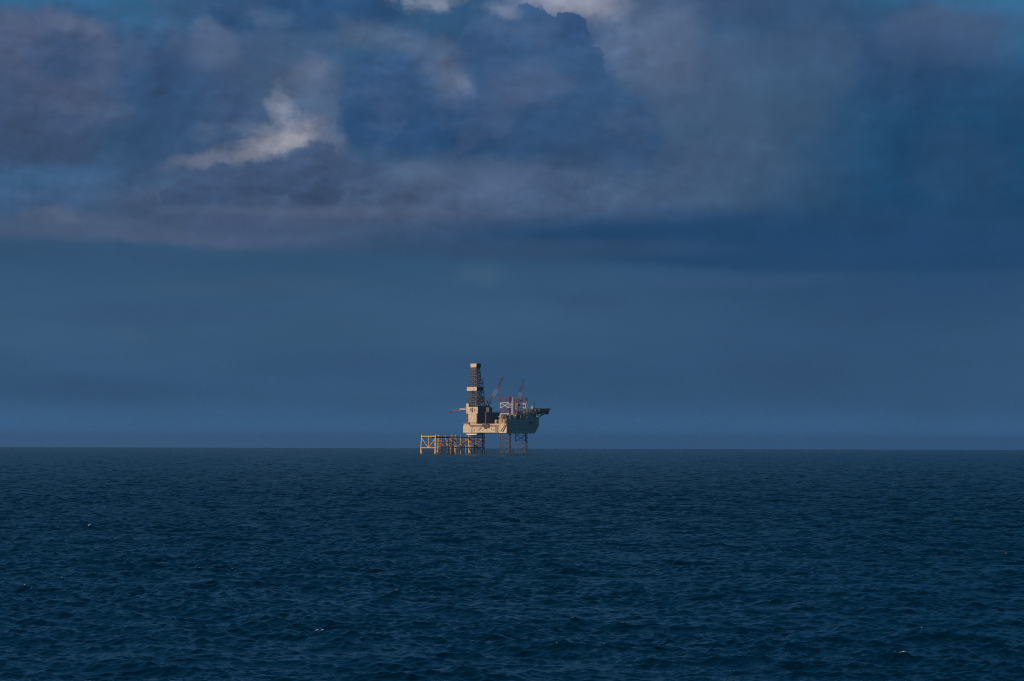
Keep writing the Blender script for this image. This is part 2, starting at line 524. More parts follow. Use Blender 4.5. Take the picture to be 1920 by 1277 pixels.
    chop = np.append(np.sqrt(np.sqrt(rest) * 0.24), 0.1).astype(np.float32)
    at2 = me.attributes.new('chop', 'FLOAT', 'POINT')
    at2.data.foreach_set('value', chop)
    me.update()
    o = bpy.data.objects.new('sea', me)
    COL.objects.link(o)
    o['kind'] = 'structure'
    o['label'] = 'dark blue choppy sea reaching to the horizon'
    m = bpy.data.materials.new('sea_water')
    m.use_nodes = True
    b = NB(m.node_tree)
    bsdf = m.node_tree.nodes['Principled BSDF']
    t = b.node('ShaderNodeTexCoord')
    p = t.outputs['Object']
    stretched = b.vmath('MULTIPLY', p, (0.85, 1.0, 1.0))
    n_a = b.noise(stretched, 4.0, 4.0, 0.62)
    n_b = b.noise(stretched, 0.8, 4.0, 0.55)
    n_c = b.noise(stretched, 0.11, 3.0, 0.5)
    camd = b.node('ShaderNodeNewGeometry')
    hgt = b.math('ADD', b.math('MULTIPLY', n_a, 0.025), b.math('ADD', b.math('MULTIPLY', n_b, 0.13), b.math('MULTIPLY', n_c, 1.2)))
    bump = b.node('ShaderNodeBump')
    bump.inputs['Strength'].default_value = 1.0
    bump.inputs['Distance'].default_value = 1.0
    b.link(hgt, bump.inputs['Height'])
    fo = b.node('ShaderNodeAttribute', attribute_name='foam')
    speck = b.noise(p, 2.2, 5.0, 0.75)
    fmask = b.remap(b.math('ADD', fo.outputs['Fac'], b.math('MULTIPLY', b.math('SUBTRACT', speck, 0.5), b.math('MULTIPLY', fo.outputs['Fac'], 3.2))), 0.25, 0.8)
    ch = b.node('ShaderNodeAttribute', attribute_name='chop')
    # water body seen through the surface, mirror of the sky on it, foam where crests break
    m.node_tree.nodes.remove(bsdf)
    body = b.node('ShaderNodeBsdfDiffuse')
    b.link(b.mix(fmask, (0.0002, 0.0105, 0.024), (0.5, 0.52, 0.54)), body.inputs['Color'])
    mirror = b.node('ShaderNodeBsdfGlossy', distribution='MULTI_GGX')
    mirror.inputs['Color'].default_value = (0.64, 0.95, 1.0, 1.0)
    b.link(ch.outputs['Fac'], mirror.inputs['Roughness'])
    fres = b.node('ShaderNodeFresnel')
    fres.inputs['IOR'].default_value = 1.333
    for n in (body, mirror, fres):
        b.link(bump.outputs[0], n.inputs['Normal'])
    mixs = b.node('ShaderNodeMixShader')
    # a rough sea mirrors less at grazing angles than a calm one
    calm = b.remap(ch.outputs['Fac'], 0.12, 0.28, 1.0, 0.50)
    b.link(b.math('MULTIPLY', b.math('MULTIPLY', fres.outputs[0], calm), b.math('SUBTRACT', 1.0, fmask)), mixs.inputs[0])
    b.link(body.outputs[0], mixs.inputs[1])
    b.link(mirror.outputs[0], mixs.inputs[2])
    b.link(mixs.outputs[0], [n for n in m.node_tree.nodes if n.type == 'OUTPUT_MATERIAL'][0].inputs['Surface'])
    me.materials.append(m)
    return o


build_sea()

# ------------------------------------------------------------------ mesh helpers
S = ANG * DIST               # metres per photograph pixel at the rig
TH = math.radians(40)
F = Vector((math.cos(TH), -math.sin(TH), 0))      # runs right and nearer: sunlit faces lie along it
RW = Vector((math.sin(TH), math.cos(TH), 0))      # runs right and away: shaded faces lie along it
X0 = 940.0
Z0 = -DIST ** 2 / (2 * R_EARTH)
WATER_PY = 638.5 - (math.atan2(Z0 - CAM_H, DIST) - PITCH) / ANG
UP = Vector((0, 0, 1))


def pt(px, py, depth=0.0, x0=X0):
    """offset in metres from the thing's base"""
    return Vector(((px - x0) * S, depth, (WATER_PY - py) * S))


class MB:
    def __init__(self):
        self.v, self.f, self.m = [], [], []

    def poly(self, base, faces, mat=0):
        n = len(self.v)
        self.v += [tuple(p) for p in base]
        self.f += [tuple(n + i for i in f) for f in faces]
        self.m += [mat] * len(faces)

    def hexa(self, p, a, b, c, mat=0):
        """box from corner p along edge vectors a, b, c"""
        q = [p, p + a, p + a + b, p + b]
        q = q + [x + c for x in q]
        fs = [(0, 3, 2, 1), (4, 5, 6, 7), (0, 1, 5, 4), (1, 2, 6, 5), (2, 3, 7, 6), (3, 0, 4, 7)]
        if a.cross(b).dot(c) < 0:
            fs = [f[::-1] for f in fs]
        self.poly(q, fs, mat)

    def bar(self, p, q, w0, w1=None, mat=0, sides=4):
        w1 = w0 if w1 is None else w1
        d = (q - p)
        if d.length < 1e-6:
            return
        d.normalize()
        ref = UP if abs(d.z) < 0.9 else Vector((1, 0, 0))
        u = d.cross(ref).normalized()
        v = d.cross(u)
        ring = []
        for c, r in ((p, w0 / 2), (q, w1 / 2)):
            for i in range(sides):
                t = 2 * math.pi * (i + 0.5) / sides
                k = r * (1.2 if sides == 4 else 1.0)
                ring.append(c + u * math.cos(t) * k + v * math.sin(t) * k)
        fs = [(i, (i + 1) % sides, sides + (i + 1) % sides, sides + i) for i in range(sides)]
        fs += [tuple(range(sides))[::-1], tuple(range(sides, 2 * sides))]
        self.poly(ring, fs, mat)

    def prism(self, outline, z0, z1, mat=0, taper=None):
        n = len(outline)
        lo = [Vector((p[0], p[1], z0)) for p in (taper or outline)]
        hi = [Vector((p[0], p[1], z1)) for p in outline]
        fs = [(i, (i + 1) % n, n + (i + 1) % n, n + i) for i in range(n)]
        fs += [tuple(range(n))[::-1], tuple(range(n, 2 * n))]
        self.poly(lo + hi, fs, mat)

    def ball(self, c, r, mat=0, nu=14, nv=8, squash=(1, 1, 1)):
        pts, fs = [], []
        for j in range(nv + 1):
            ph = math.pi * j / nv
            for i in range(nu):
                t = 2 * math.pi * i / nu
                pts.append(c + Vector((r * math.sin(ph) * math.cos(t) * squash[0], r * math.sin(ph) * math.sin(t) * squash[1], r * math.cos(ph) * squash[2])))
        for j in range(nv):
            for i in range(nu):
                fs.append((j * nu + i, (j + 1) * nu + i, (j + 1) * nu + (i + 1) % nu, j * nu + (i + 1) % nu))
        self.poly(pts, fs, mat)

    def build(self, name, mats, parent=None, label=None, bevel=0.0):
        me = bpy.data.meshes.new(name)
        me.from_pydata(self.v, [], self.f)
        for i, k in enumerate(self.m):
            me.polygons[i].material_index = k
        for k in (mats if isinstance(mats, (list, tuple)) else [mats]):
            me.materials.append(M[k])
        me.validate()
        o = bpy.data.objects.new(name, me)
        COL.objects.link(o)
        o.parent = parent
        if label:
            o['label'] = label
        if bevel:
            bv = o.modifiers.new('bevel', 'BEVEL')
            bv.width = bevel
            bv.segments = 2
        return o


def thing(name, px, label, cat):
    o = bpy.data.objects.new(name, None)
    COL.objects.link(o)
    o.location = ((px - 960) * S, DIST, Z0)
    o['label'] = label
    o['category'] = cat
    return o


def obox(mb, pxc, depth, lit, dark, py0, py1, mat=0):
    """box whose nearest upright edge stands at pxc; lit / dark are the widths its two faces show in photo pixels"""
    c = pt(pxc, py1, depth)
    mb.hexa(c, -F * (lit * S / math.cos(TH)), RW * (dark * S / math.sin(TH)), UP * ((py1 - py0) * S), mat)


def part(name, mats, parent, pxc, depth, lit, dark, py0, py1, label=None, bevel=0.0):
    mb = MB()
    obox(mb, pxc, depth, lit, dark, py0, py1)
    return mb.build(name, mats, parent, label, bevel)


def railing(mb, a, b, h=1.1, posts=None, w=0.09, mat=0):
    n = posts or max(2, int((b - a).length / 2.2))
    for i in range(n + 1):
        p = a.lerp(b, i / n)
        mb.bar(p, p + UP * h, w, mat=mat)
    for t in (0.5, 1.0):
        mb.bar(a + UP * h * t, b + UP * h * t, w, mat=mat)


# ------------------------------------------------------------------ drilling rig
rig = thing('jackup_drilling_rig', X0, 'cream and grey jack-up drilling rig standing on lattice legs, with tall derrick and cranes', 'drilling rig')

# --- hull: a short sunlit side and a long shaded one
HULL_TOP, HULL_BOT = 786.0, 812.0
zt, zb = (WATER_PY - HULL_TOP) * S, (WATER_PY - HULL_BOT) * S


def xy(px, depth):
    return ((px - X0) * S, depth)


near = xy(951, 0)
lit_end = (near[0] - F.x * 11.5, near[1] - F.y * 11.5)
outline = [lit_end, near, xy(1001, 36), xy(1003, 50), xy(985, 74), xy(900, 70), xy(880, 56), xy(905, 42), xy(936, 46)]
mb = MB()
mb.prism(outline, zb, zt)
hull = mb.build('hull', 'hullgrey', rig, 'dark grey hull in shade', bevel=0.15)
# sunlit aft corner painted paler to carry the light falling on that side
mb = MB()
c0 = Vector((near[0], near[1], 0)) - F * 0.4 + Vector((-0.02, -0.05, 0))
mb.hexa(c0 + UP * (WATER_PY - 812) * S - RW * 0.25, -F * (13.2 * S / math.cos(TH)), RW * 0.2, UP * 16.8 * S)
mb.build('lit_hull_side', 'cream', hull, 'aft side of the hull, its sunlight put into cream colour')
# ribs, openings and fenders on the shaded side
mb = MB()
for i in range(9):
    t = (i + 0.6) / 9.5
    p = Vector((near[0], near[1], 0)).lerp(Vector((*outline[2], 0)), t) - F.cross(UP) * 0
    n = Vector((outline[2][1] - near[1], -(outline[2][0] - near[0]), 0)).normalized()
    mb.bar(p + n * 0.25 + UP * zb, p + n * 0.25 + UP * (zt - 1.2), 0.35)
for zz in (0.3, 0.62):
    a = Vector((near[0], near[1], zb + (zt - zb) * zz)) + n * 0.3
    b = Vector((*outline[2], zb + (zt - zb) * zz)) + n * 0.3
    mb.bar(a, b, 0.4)
mb.build('stiffener', 'hullgrey', hull)
mb = MB()
pts3 = [Vector((p[0], p[1], zt)) for p in outline]
for a, b in zip(pts3, pts3[1:] + pts3[:1]):
    railing(mb, a, b, 1.2)
mb.build('railing', 'tan', hull)

# --- cantilever reaching out over the jacket
CD = 8.0
cant_len = 71
mb = MB()
obox(mb, 938, CD, cant_len, 22, 797.5, 811)
cant = mb.build('cantilever', 'cream', rig, 'sunlit cream cantilever', bevel=0.1)
mb = MB()
c = pt(938, 797.5, CD)
for k in range(2):
    pass
obox(mb, 937, CD + 0.4, 56, 20, 794.2, 796.6)
mb.build('skid_rail', 'buff', cant)
mb = MB()
# walkway with railing along the top edge
a = pt(937, 799.0, CD) - RW * 1.0
b = pt(879, 799.0, CD) - RW * 1.0 - F * 0 
b = a - F * (57 * S / math.cos(TH))
mb.hexa(a, (b - a), RW * 0.95, UP * 0.25)
railing(mb, a + UP * 0.25, b + UP * 0.25, 1.2)
mb.build('walkway', 'red', cant, 'rusty red walkway with railing')
# uprights and pipes on its side
for px, wd, mt in ((884.5, 0.5, 'grey'), (930.5, 0.9, 'brown'), (934, 0.9, 'brown')):
    mb = MB()
    d = CD + (938 - px) * S * math.tan(TH)
    p = pt(px, 810, d) - RW * 0.5
    mb.bar(p, p + UP * (10.2 * S), wd, sides=8)
    mb.build('pipe', mt, cant)
mb = MB()
for k, px in enumerate((896, 898.5, 901, 903)):
    d = CD + (938 - px) * S * math.tan(TH)
    p = pt(px, 808 - 1.6 * k, d) - RW * 0.6
    mb.hexa(p, -F * 1.5, RW * 0.5, UP * 0.4)
    mb.bar(p, p + UP * 3.4, 0.22)
for k in range(2):
    d = CD + (938 - 905) * S * math.tan(TH)
    mb.bar(pt(897 + 4 * k, 808, d + 5) - RW * 0.7, pt(901 - 4 * k, 800, d + 5) - RW * 0.7, 0.4)
mb.build('stair_tower', 'red', cant, 'red stair tower on the side')
# dark blocks that draw the pipe deck wall's shadow on the side, and small doors along it
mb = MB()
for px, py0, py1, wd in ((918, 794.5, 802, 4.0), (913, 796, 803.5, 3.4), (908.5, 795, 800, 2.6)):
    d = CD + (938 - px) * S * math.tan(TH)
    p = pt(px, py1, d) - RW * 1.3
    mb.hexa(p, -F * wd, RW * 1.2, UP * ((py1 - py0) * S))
mb.build('shadow_blocks', 'dark', cant, 'dark blocks drawing a shadow on the sunlit side')
for px, py, hh in ((922, 806, 2.0), (926, 807, 1.2), (906, 807.5, 1.2), (890, 808, 2.0)):
    mb = MB()
    d = CD + (938 - px) * S * math.tan(TH)
    mb.hexa(pt(px, py, d) - RW * 0.12, -F * 1.1, RW * 0.1, UP * hh)
    mb.build('door', 'grey', cant)
# under-deck platform with bright edge
mb = MB()
obox(mb, 895, CD + 22, 24, 12, 811.6, 812.6)
for f_ in (0.1, 0.5, 0.9):
    p = pt(895, 812, CD + 23) - F * (22 * f_)
    mb.bar(p, p + UP * 0.9, 0.4)
mb.build('hanging_platform', 'grey', cant)
mb = MB()
obox(mb, 893, CD + 21.5, 19, 10, 812.9, 815.2)
mb.build('blowout_deck', 'white', cant, 'white deck hung under the cantilever')
# big cabin at the outer end
mb = MB()
obox(mb, 879.6, CD + 33.5, 11.5, 12, 794, 810.6)
cab = mb.build('end_house', 'buff', cant, 'pinkish house at the outer end', bevel=0.1)
mb = MB()
p = pt(877, 794, CD + 37)
mb.hexa(p, -F * 3.5, RW * 3.0, UP * 1.6)
mb.build('winch', 'brown', cab)
mb = MB()
c = pt(879.6, 794, CD + 33.5)
railing(mb, c, c - F * (11.5 * S / math.cos(TH)), 1.1)
mb.build('railing', 'cream', cab)

# --- drill floor house
DD = 31.0
mb = MB()
obox(mb, 893, DD, 16, 17, 762, 791.5)
house = mb.build('drill_floor_house', ['cream'], rig, 'sunlit cream drill floor house with shaded dark side', bevel=0.08)
mb = MB()
obox(mb, 911, DD + 21.5, 2, 1, 758, 793)
# dark sheet that puts the shade of the house's far side into colour
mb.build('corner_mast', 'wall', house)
part('house_shade_sheet', 'wall', house, 894.6, DD - 0.3, 1.2, 16.5, 760, 794.2, 'dark blue-grey sheet colouring in the shade on that side')
mb = MB()
for px, w_, py0, py1 in ((885.4, 2.2, 763.5, 772.5), (881.4, 1.2, 765, 770), (889, 1.2, 765.5, 771)):
    d = DD + (893 - px) * S * math.tan(TH)
    p = pt(px, py1, d) - RW * 0.5
    mb.hexa(p, -F * (w_ * S), RW * 0.45, UP * ((py1 - py0) * S))
mb.build('door_slot', 'dark', house)
mb = MB()
for k in range(4):
    py = 774.5 + k * 3.8
    p = pt(893, py, DD) - RW * 0.12 
    mb.hexa(p, -F * (15.8 * S / math.cos(TH)), RW * 0.1, UP * 0.22)
mb.build('panel_seam', 'buff', house)
for k in range(4):
    px = 880 + 4.4 * k
    d = DD + (893 - px) * S * math.tan(TH)
    p = pt(px, 797.4, d + 1)
    mb = MB()
    mb.bar(p, p + UP * 6.0 * S, 0.55)
    mb.build('support_post', 'dark', house)
part('side_cabin', 'cream', house, 895.4, DD - 2.5, 2.2, 1.2, 762.5, 774.5, 'tall cream locker')
part('doghouse', 'cream', rig, 877.6, DD + 8, 4.6, 5, 755.5, 774.5, 'tall narrow cream cabin left of the drill floor', bevel=0.06)
mb = MB()
p = pt(876, 774.5, DD + 8)
for k in range(4):
    q = pt(873.8 + 1.6 * (k % 2), 775 + 5.2 * k, DD + 9)
    r = pt(873.8 + 1.6 * ((k + 1) % 2), 775 + 5.2 * (k + 1), DD + 9)
    mb.bar(q, r, 0.55)
for px in (873.4, 876.2):
    mb.bar(pt(px, 774.5, DD + 9), pt(px + 1, 796, DD + 9), 0.4)
mb.build('stair_tower', 'brown', rig, 'dark brown stair tower under the doghouse')

# --- wind wall standing across the pipe deck, wholly in shade
mb = MB()
obox(mb, 911.5, DD - 12, 1.6, 26.5, 772.5, 796)
ww = mb.build('pipe_deck_wall', 'wall', rig, 'long dark blue-grey wall in shade', bevel=0.08)
mb = MB()
c = pt(911.5, 772.5, DD - 12)
railing(mb, c, c + RW * (26.5 * S / math.sin(TH)), 1.3, w=0.14)
mb.build('railing', 'grey', ww)
mb = MB()
for k in range(12):
    p = c + RW * ((1 + k * 2.1) * S / math.sin(TH)) + F * 0.1 - UP * 22.5 * S
    mb.bar(p, p + UP * 22 * S, 0.3)
mb.build('stiffener', 'wall', ww)
part('machinery_block', 'wall', rig, 917, DD - 4, 6, 6, 763, 773, 'dark block beside the derrick foot')

# --- derrick
der = bpy.data.objects.new('derrick', None)
COL.objects.link(der)
der.parent = rig


def derrick_corners(py):
    """four corner points at a height; the near edge first, then left, far, right"""
    t = (762 - py) / (762 - 686)
    lit = 16.5 + (11.0 - 16.5) * t
    dark = 16.5 + (9.0 - 16.5) * t
    pxc = 893 + (892 - 893) * t
    near_ = pt(pxc, py, DD + 2 + 3 * t)
    a = near_ - F * (lit * S / math.cos(TH))
    b_ = near_ + RW * (dark * S / math.sin(TH) * 0.72)
    return [near_, a, a + b_ - near_, b_]


levels = [762, 752, 742.5, 733.5, 725, 717, 709.5, 702.5, 696, 691, 687]
for ci in range(4):
    mb = MB()
    for a, b in zip(levels, levels[1:]):
        mb.bar(derrick_corners(a)[ci], derrick_corners(b)[ci], 1.0)
    mb.build('corner_leg', 'grey', der)
mb = MB()
for a, b in zip(levels, levels[1:]):
    ca, cb = derrick_corners(a), derrick_corners(b)
    for i in range(4):
        j = (i + 1) % 4
        mb.bar(cb[i], cb[j], 0.55)
        mb.bar(ca[i], cb[j], 0.42)
        mb.bar(ca[j], cb[i], 0.42)
        for f_ in (0.33, 0.67):
            mb.bar(ca[i].lerp(ca[j], f_), cb[i].lerp(cb[j], f_), 0.4)
        mb.bar(ca[i].lerp(cb[i], 0.5), ca[j].lerp(cb[j], 0.5), 0.35)
mb.build('bracing', 'grey', der)
# standpipes, guide rails and drill pipe racked inside
mb = MB()
for k in range(7):
    f1, f2 = 0.2 + 0.1 * k, 0.25 + 0.07 * (k * 3 % 7)
    lo, hi = derrick_corners(761), derrick_corners(692)
    p = lo[0] + (lo[1] - lo[0]) * f1 + (lo[3] - lo[0]) * f2
    q = hi[0] + (hi[1] - hi[0]) * (0.25 + 0.07 * k) + (hi[3] - hi[0]) * f2
    mb.bar(p, q, 0.4)
mb.build('guide_rail', 'dark', der)
for k in range(8):
    mb = MB()
    lo = derrick_corners(761)
    f1 = 0.08 + 0.115 * k
    p = lo[0] + (lo[1] - lo[0]) * f1 + (lo[3] - lo[0]) * 0.35
    mb.bar(p, p + UP * (31 + (k * 5) % 4) * S, 0.55, sides=6)
    mb.build('drill_pipe_stand', 'grey', der)
# ladder cage and ledges on the shaded side
mb = MB()
for k, py in enumerate((711, 717, 726, 735, 744)):
    c = derrick_corners(py)
    p = c[3] - RW * 1.5
    mb.hexa(p, F * 2.4, RW * 3.4, UP * 0.4)
    railing(mb, p + F * 2.4 + UP * 0.4, p + F * 2.4 + RW * 3.4 + UP * 0.4, 1.3, 3, 0.14)
c1, c2 = derrick_corners(760), derrick_corners(711)
mb.bar(c1[3] + F * 1.2 + RW * 1.2, c2[3] + F * 1.2 + RW * 1.6, 0.5)
mb.bar(c1[3] + F * 2.2 + RW * 1.2, c2[3] + F * 2.2 + RW * 1.6, 0.35)
mb.build('ladder_landing', 'grey', der)
# pale hoses hanging on the shaded face
for k, px in enumerate((899, 900.6, 905, 909)):
    d = DD + 6 + (px - 893) * 0.7
    mb = MB()
    mb.bar(pt(px, 762, d), pt(px - 0.4, 734 + 5 * k, d), 0.42, sides=6)
    mb.build('hose', 'white', der)
mb = MB()
c = derrick_corners(728)
w_ = 19.0
n0 = c[0] - RW * 0.8 + F * 1.2
n0.z = (WATER_PY - 731.2) * S
e1 = -F * (19.3 * S / math.cos(TH))
e2 = RW * ((c[3] - c[0]).length + 1.6)
hgt = UP * (7.4 * S)
mb.hexa(n0, e1, RW * 0.35, hgt)
mb.build('monkey_board_screen', 'cream', der, 'cream wind screen half way up the derrick')
mb = MB()  # sides of the cream screen, coloured dark to carry their shade
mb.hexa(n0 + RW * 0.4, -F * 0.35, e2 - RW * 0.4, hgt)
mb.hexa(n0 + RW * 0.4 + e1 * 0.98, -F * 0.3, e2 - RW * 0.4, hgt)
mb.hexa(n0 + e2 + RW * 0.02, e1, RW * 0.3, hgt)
mb.build('monkey_board_shade_side', 'dark', der, 'side screens of the monkey board, darkened in colour to carry shade')
# crown block house
mb = MB()
n0 = derrick_corners(686)[0] - RW * 0.6 + F * 0.6
n0.z = (WATER_PY - 686.4) * S
mb.hexa(n0, -F * (11.4 * S / math.cos(TH)), RW * (7.5 * S / math.sin(TH)), UP * 7.2 * S)
cr = mb.build('crown_house', 'cream', der, 'cream crown house on top of the derrick', bevel=0.08)
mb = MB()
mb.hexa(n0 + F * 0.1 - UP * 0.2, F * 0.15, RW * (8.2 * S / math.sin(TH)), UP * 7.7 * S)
mb.build('side_shade_panel', 'dark', cr)  # dark panel puts the shade on the crown house's side into colour
mb = MB()
p = n0 - F * 4 + RW * 4 + UP * 7.2 * S
for q, h_ in ((p, 3.0), (p + F * 2, 1.6)):
    mb = MB()
    mb.bar(q, q + UP * h_, 0.22)
    mb.build('aerial', 'grey', cr)


# --- legs: three-chord lattice columns, red and white above the deck
def lattice_leg(px, depth, width, py_top, turn, py_paint):
    root = bpy.data.objects.new('leg', None)
    COL.objects.link(root)
    root.parent = rig
    root['label'] = 'three-chord lattice leg, red and white above the deck'
    c = pt(px, 0, depth)
    r = width * S / 1.63
    ch = []
    for i in range(3):
        t = math.radians(turn + 120 * i)
        ch.append(Vector((c.x + r * math.cos(t), c.y + r * math.sin(t), 0)))
    zb_ = -4.0
    bays = []
    py = WATER_PY + 4.0 / S
    marks = [py_top + 10.2 * k for k in range(0, 12)]
    marks = [m_ for m_ in marks if m_ < py] + [py]
    for i in range(3):
        b = MB()
        for k, (a, e) in enumerate(zip(marks, marks[1:])):
            mat = (k % 2) if a < py_paint else 2
            if k == 0:
                mat = 0
            za, ze = (WATER_PY - a) * S, (WATER_PY - e) * S
            b.bar(ch[i] + UP * za, ch[i] + UP * ze, 0.9 if mat < 2 else 0.75, mat=mat, sides=8)
            # rack teeth
            for j in range(4):
                zz = za + (ze - za) * (j + 0.5) / 4
                b.hexa(ch[i] + Vector((-0.6, -0.2, zz - 0.35)), Vector((1.2, 0, 0)), Vector((0, 0.4, 0)), UP * 0.7, mat)
        b.build('chord', ['red', 'white', 'legblue'], root)
    b = MB()
    for k, (a, e) in enumerate(zip(marks, marks[1:])):
        mat = (k % 2) if a < py_paint else 2
        za, ze = (WATER_PY - a) * S, (WATER_PY - e) * S
        for i in range(3):
            j = (i + 1) % 3
            wd = 0.62 if mat == 1 else (0.5 if mat == 0 else 0.38)
            b.bar(ch[i] + UP * za, ch[j] + UP * za, wd * 0.8, mat=mat, sides=6)
            b.bar(ch[i] + UP * za, ch[j] + UP * ze, wd, mat=mat, sides=6)
            b.bar(ch[j] + UP * za, ch[i] + UP * ze, wd, mat=mat, sides=6)
            if k == 0:
                b.bar(ch[i] + UP * za, ch[i] + UP * (za + 1.6), 0.9, mat=0)
    b.build('leg_bracing', ['red', 'white', 'legblue'], root)
    return root


lattice_leg(950.5, 13.5, 19.5, 744.5, 172, 776)
lattice_leg(981, 44, 22, 744.5, 172, 776)
lattice_leg(900, 52, 19, 744.5, 172, 776)

# jack houses round the legs
for px, d in ((950, 9), (984, 40)):
    mb = MB()
    for k in range(3):
        obox(mb, px - 10 + 9 * k, d + 7 - 4 * k, 3.6, 3.4, 777.5, 787)
    jh = mb.build('jack_house', 'tan', rig, 'weathered jack housing at the foot of a leg')
    for k in range(3):
        p = pt(px - 10 + 9 * k, 777.5, d + 7 - 4 * k)
        b2 = MB()
        b2.bar(p - F * 1.5, p - F * 1.5 + UP * 1.5, 1.2, sides=8)
        b2.build('motor', 'brown', jh)


# --- pedestal cranes
def crane(px, py, depth, tip_px, tip_py, tip_depth, base_py, bands):
    root = bpy.data.objects.new('pedestal_crane', None)
    COL.objects.link(root)
    root.parent = rig
    root['label'] = 'pedestal crane with raised red and white lattice boom'
    b = MB()
    b.bar(pt(px, base_py, depth), pt(px, py + 3, depth), 2.6, 2.4, sides=12)
    b.build('pedestal', 'grey', root)
    b = MB()
    c = pt(px, py + 3, depth)
    b.hexa(c - F * 2.4 - RW * 2.0, F * 4.4, RW * 4.0, UP * 3.0)
    b.bar(c - F * 2.0 + UP * 3, c - F * 0.6 + UP * 9.5, 0.7)
    b.bar(c + F * 1.4 + UP * 3, c - F * 0.4 + UP * 9.5, 0.7)
    b.bar(c - F * 1.4 + UP * 6, c + F * 0.6 + UP * 6, 0.5)
    b.build('machinery_house', 'red' if px > 960 else 'wall', root)
    foot, tip = pt(px, py, depth), pt(tip_px, tip_py, tip_depth)
    d = (tip - foot).normalized()
    u = d.cross(Vector((0, 1, 0))).normalized()
    v = d.cross(u).normalized()
    b = MB()
    n = 16
    cor = []
    for k in range(n + 1):
        t = k / n
        hw = 1.45 * min(1.0, 0.35 + 2.2 * t, 0.35 + 1.6 * (1 - t))
        c = foot.lerp(tip, t)
        cor.append([c + u * hw * a + v * hw * e for a, e in ((1, 1), (1, -1), (-1, -1), (-1, 1))])
    for k in range(n):
        mat = bands(k / n)
        for i in range(4):
            j = (i + 1) % 4
            b.bar(cor[k][i], cor[k + 1][i], 0.4, mat=mat)
            b.bar(cor[k][i], cor[k + 1][j], 0.22, mat=mat)
            b.bar(cor[k + 1][i], cor[k + 1][j], 0.2, mat=mat)
    b.bar(tip - d * 1.0, tip + d * 1.6 + Vector((0.6, 0, 0)), 1.7, 1.0, mat=3)
    b.build('boom', ['red', 'worn_white', 'wall', 'dark'], root)
    b = MB()
    top = pt(px, py + 3, depth) + UP * 8.5 - F * 0.5
    b.bar(top, tip, 0.12)
    b.bar(tip, tip - UP * 9, 0.12)
    b.hexa(tip - UP * 10 - Vector((0.4, 0.4, 0)), Vector((0.8, 0, 0)), Vector((0, 0.8, 0)), UP * 1.2)
    b.build('cable', 'dark', root)
    return root


crane(914, 762, 46, 941.5, 707, 40, 797, lambda t: 2 if t < 0.22 else (0 if t < 0.35 else (1 if t < 0.62 else (0 if t < 0.75 else 3))))
crane(971, 757, 38, 981.5, 711.5, 36, 787, lambda t: 0 if t < 0.2 else (1 if t < 0.45 else 2))

# --- burner boom reaching out to the left
bb = bpy.data.objects.new('burner_boom', None)
COL.objects.link(bb)
bb.parent = rig
bb['label'] = 'slim red and white lattice boom reaching out to the left'
mb = MB()
a0, a1 = pt(875, 766, DD + 12), pt(844, 769.5, DD + 20)
n = 14
for k in range(n):
    mat = 0 if k < 7 else 1
    p, q = a0.lerp(a1, k / n), a0.lerp(a1, (k + 1) / n)
    t0, t1 = 1.0 * (1 - 0.5 * k / n), 1.0 * (1 - 0.5 * (k + 1) / n)
    for e in (-1, 1):
        mb.bar(p + RW * e * t0, q + RW * e * t1, 0.4, mat=mat)
        mb.bar(p + RW * e * t0, q + UP * t1 * 1.6, 0.25, mat=mat)
    mb.bar(p + UP * t0 * 1.6, q + UP * t1 * 1.6, 0.4, mat=mat)
mb.build('boom', ['white', 'red'], bb)
mb = MB()
mb.hexa(a1 + Vector((-1.6, -0.6, -2.2)), Vector((2.2, 0, 0)), Vector((0, 1.2, 0)), UP * 2.4)
for k in range(3):
    mb.bar(a1 + Vector((-1.5 + k * 0.9, 0, -2.2)), a1 + Vector((-1.9 + k * 0.9, 0, -3.8)), 0.4, 0.6, sides=8)
mb.build('burner_head', 'red', bb, 'dark red burner head')
mb = MB()
mb.bar(pt(875, 757, DD + 12), a0.lerp(a1, 0.6), 0.12)
mb.bar(pt(868, 772, DD + 13), pt(875, 772, DD + 12), 0.7)
mb.bar(pt(868, 775, DD + 13), pt(875, 774, DD + 12), 0.5)
mb.build('stay', 'wall', bb)

# --- accommodation block at the bow end and its helideck
acc = part('accommodation_block', 'hullgrey', rig, 982, 24, 3, 24, 783, 800, 'grey accommodation block in shade', bevel=0.1)
mb = MB()
obox(mb, 1003.5, 40, 2, 8.5, 781, 797)
mb.build('bow_annex', 'hullgrey', acc)
mb = MB()
base = pt(982, 0, 24)
base.z = 0
for row, py in enumerate((788, 792.5, 797)):
    for k in range(9):
        p = base + RW * ((2 + k * 2.5) * S / math.sin(TH)) + F * 0.03
        p.z = (WATER_PY - py) * S
        w2 = MB()
        w2.hexa(p, F * 0.06, RW * 1.5, UP * 1.1)
        w2.build('window', 'glass', acc)
mb = MB()
c0 = pt(1003.5, 800, 40)
# sloping bow underside
p0, p1 = pt(1003.5, 797, 40), pt(1012, 797, 52)
q0, q1 = pt(1000, 812, 42), pt(1004, 812, 54)
inw = -F * 6 + RW * 0
mb.poly([p0, p1, q1, q0, p0 + inw, p1 + inw, q1 + inw, q0 + inw],
        [(0, 1, 2, 3)[::-1], (4, 5, 6, 7), (0, 4, 5, 1)[::-1], (1, 5, 6, 2)[::-1], (2, 6, 7, 3)[::-1], (3, 7, 4, 0)[::-1]])
mb.build('bow_flare', 'hullgrey', hull)

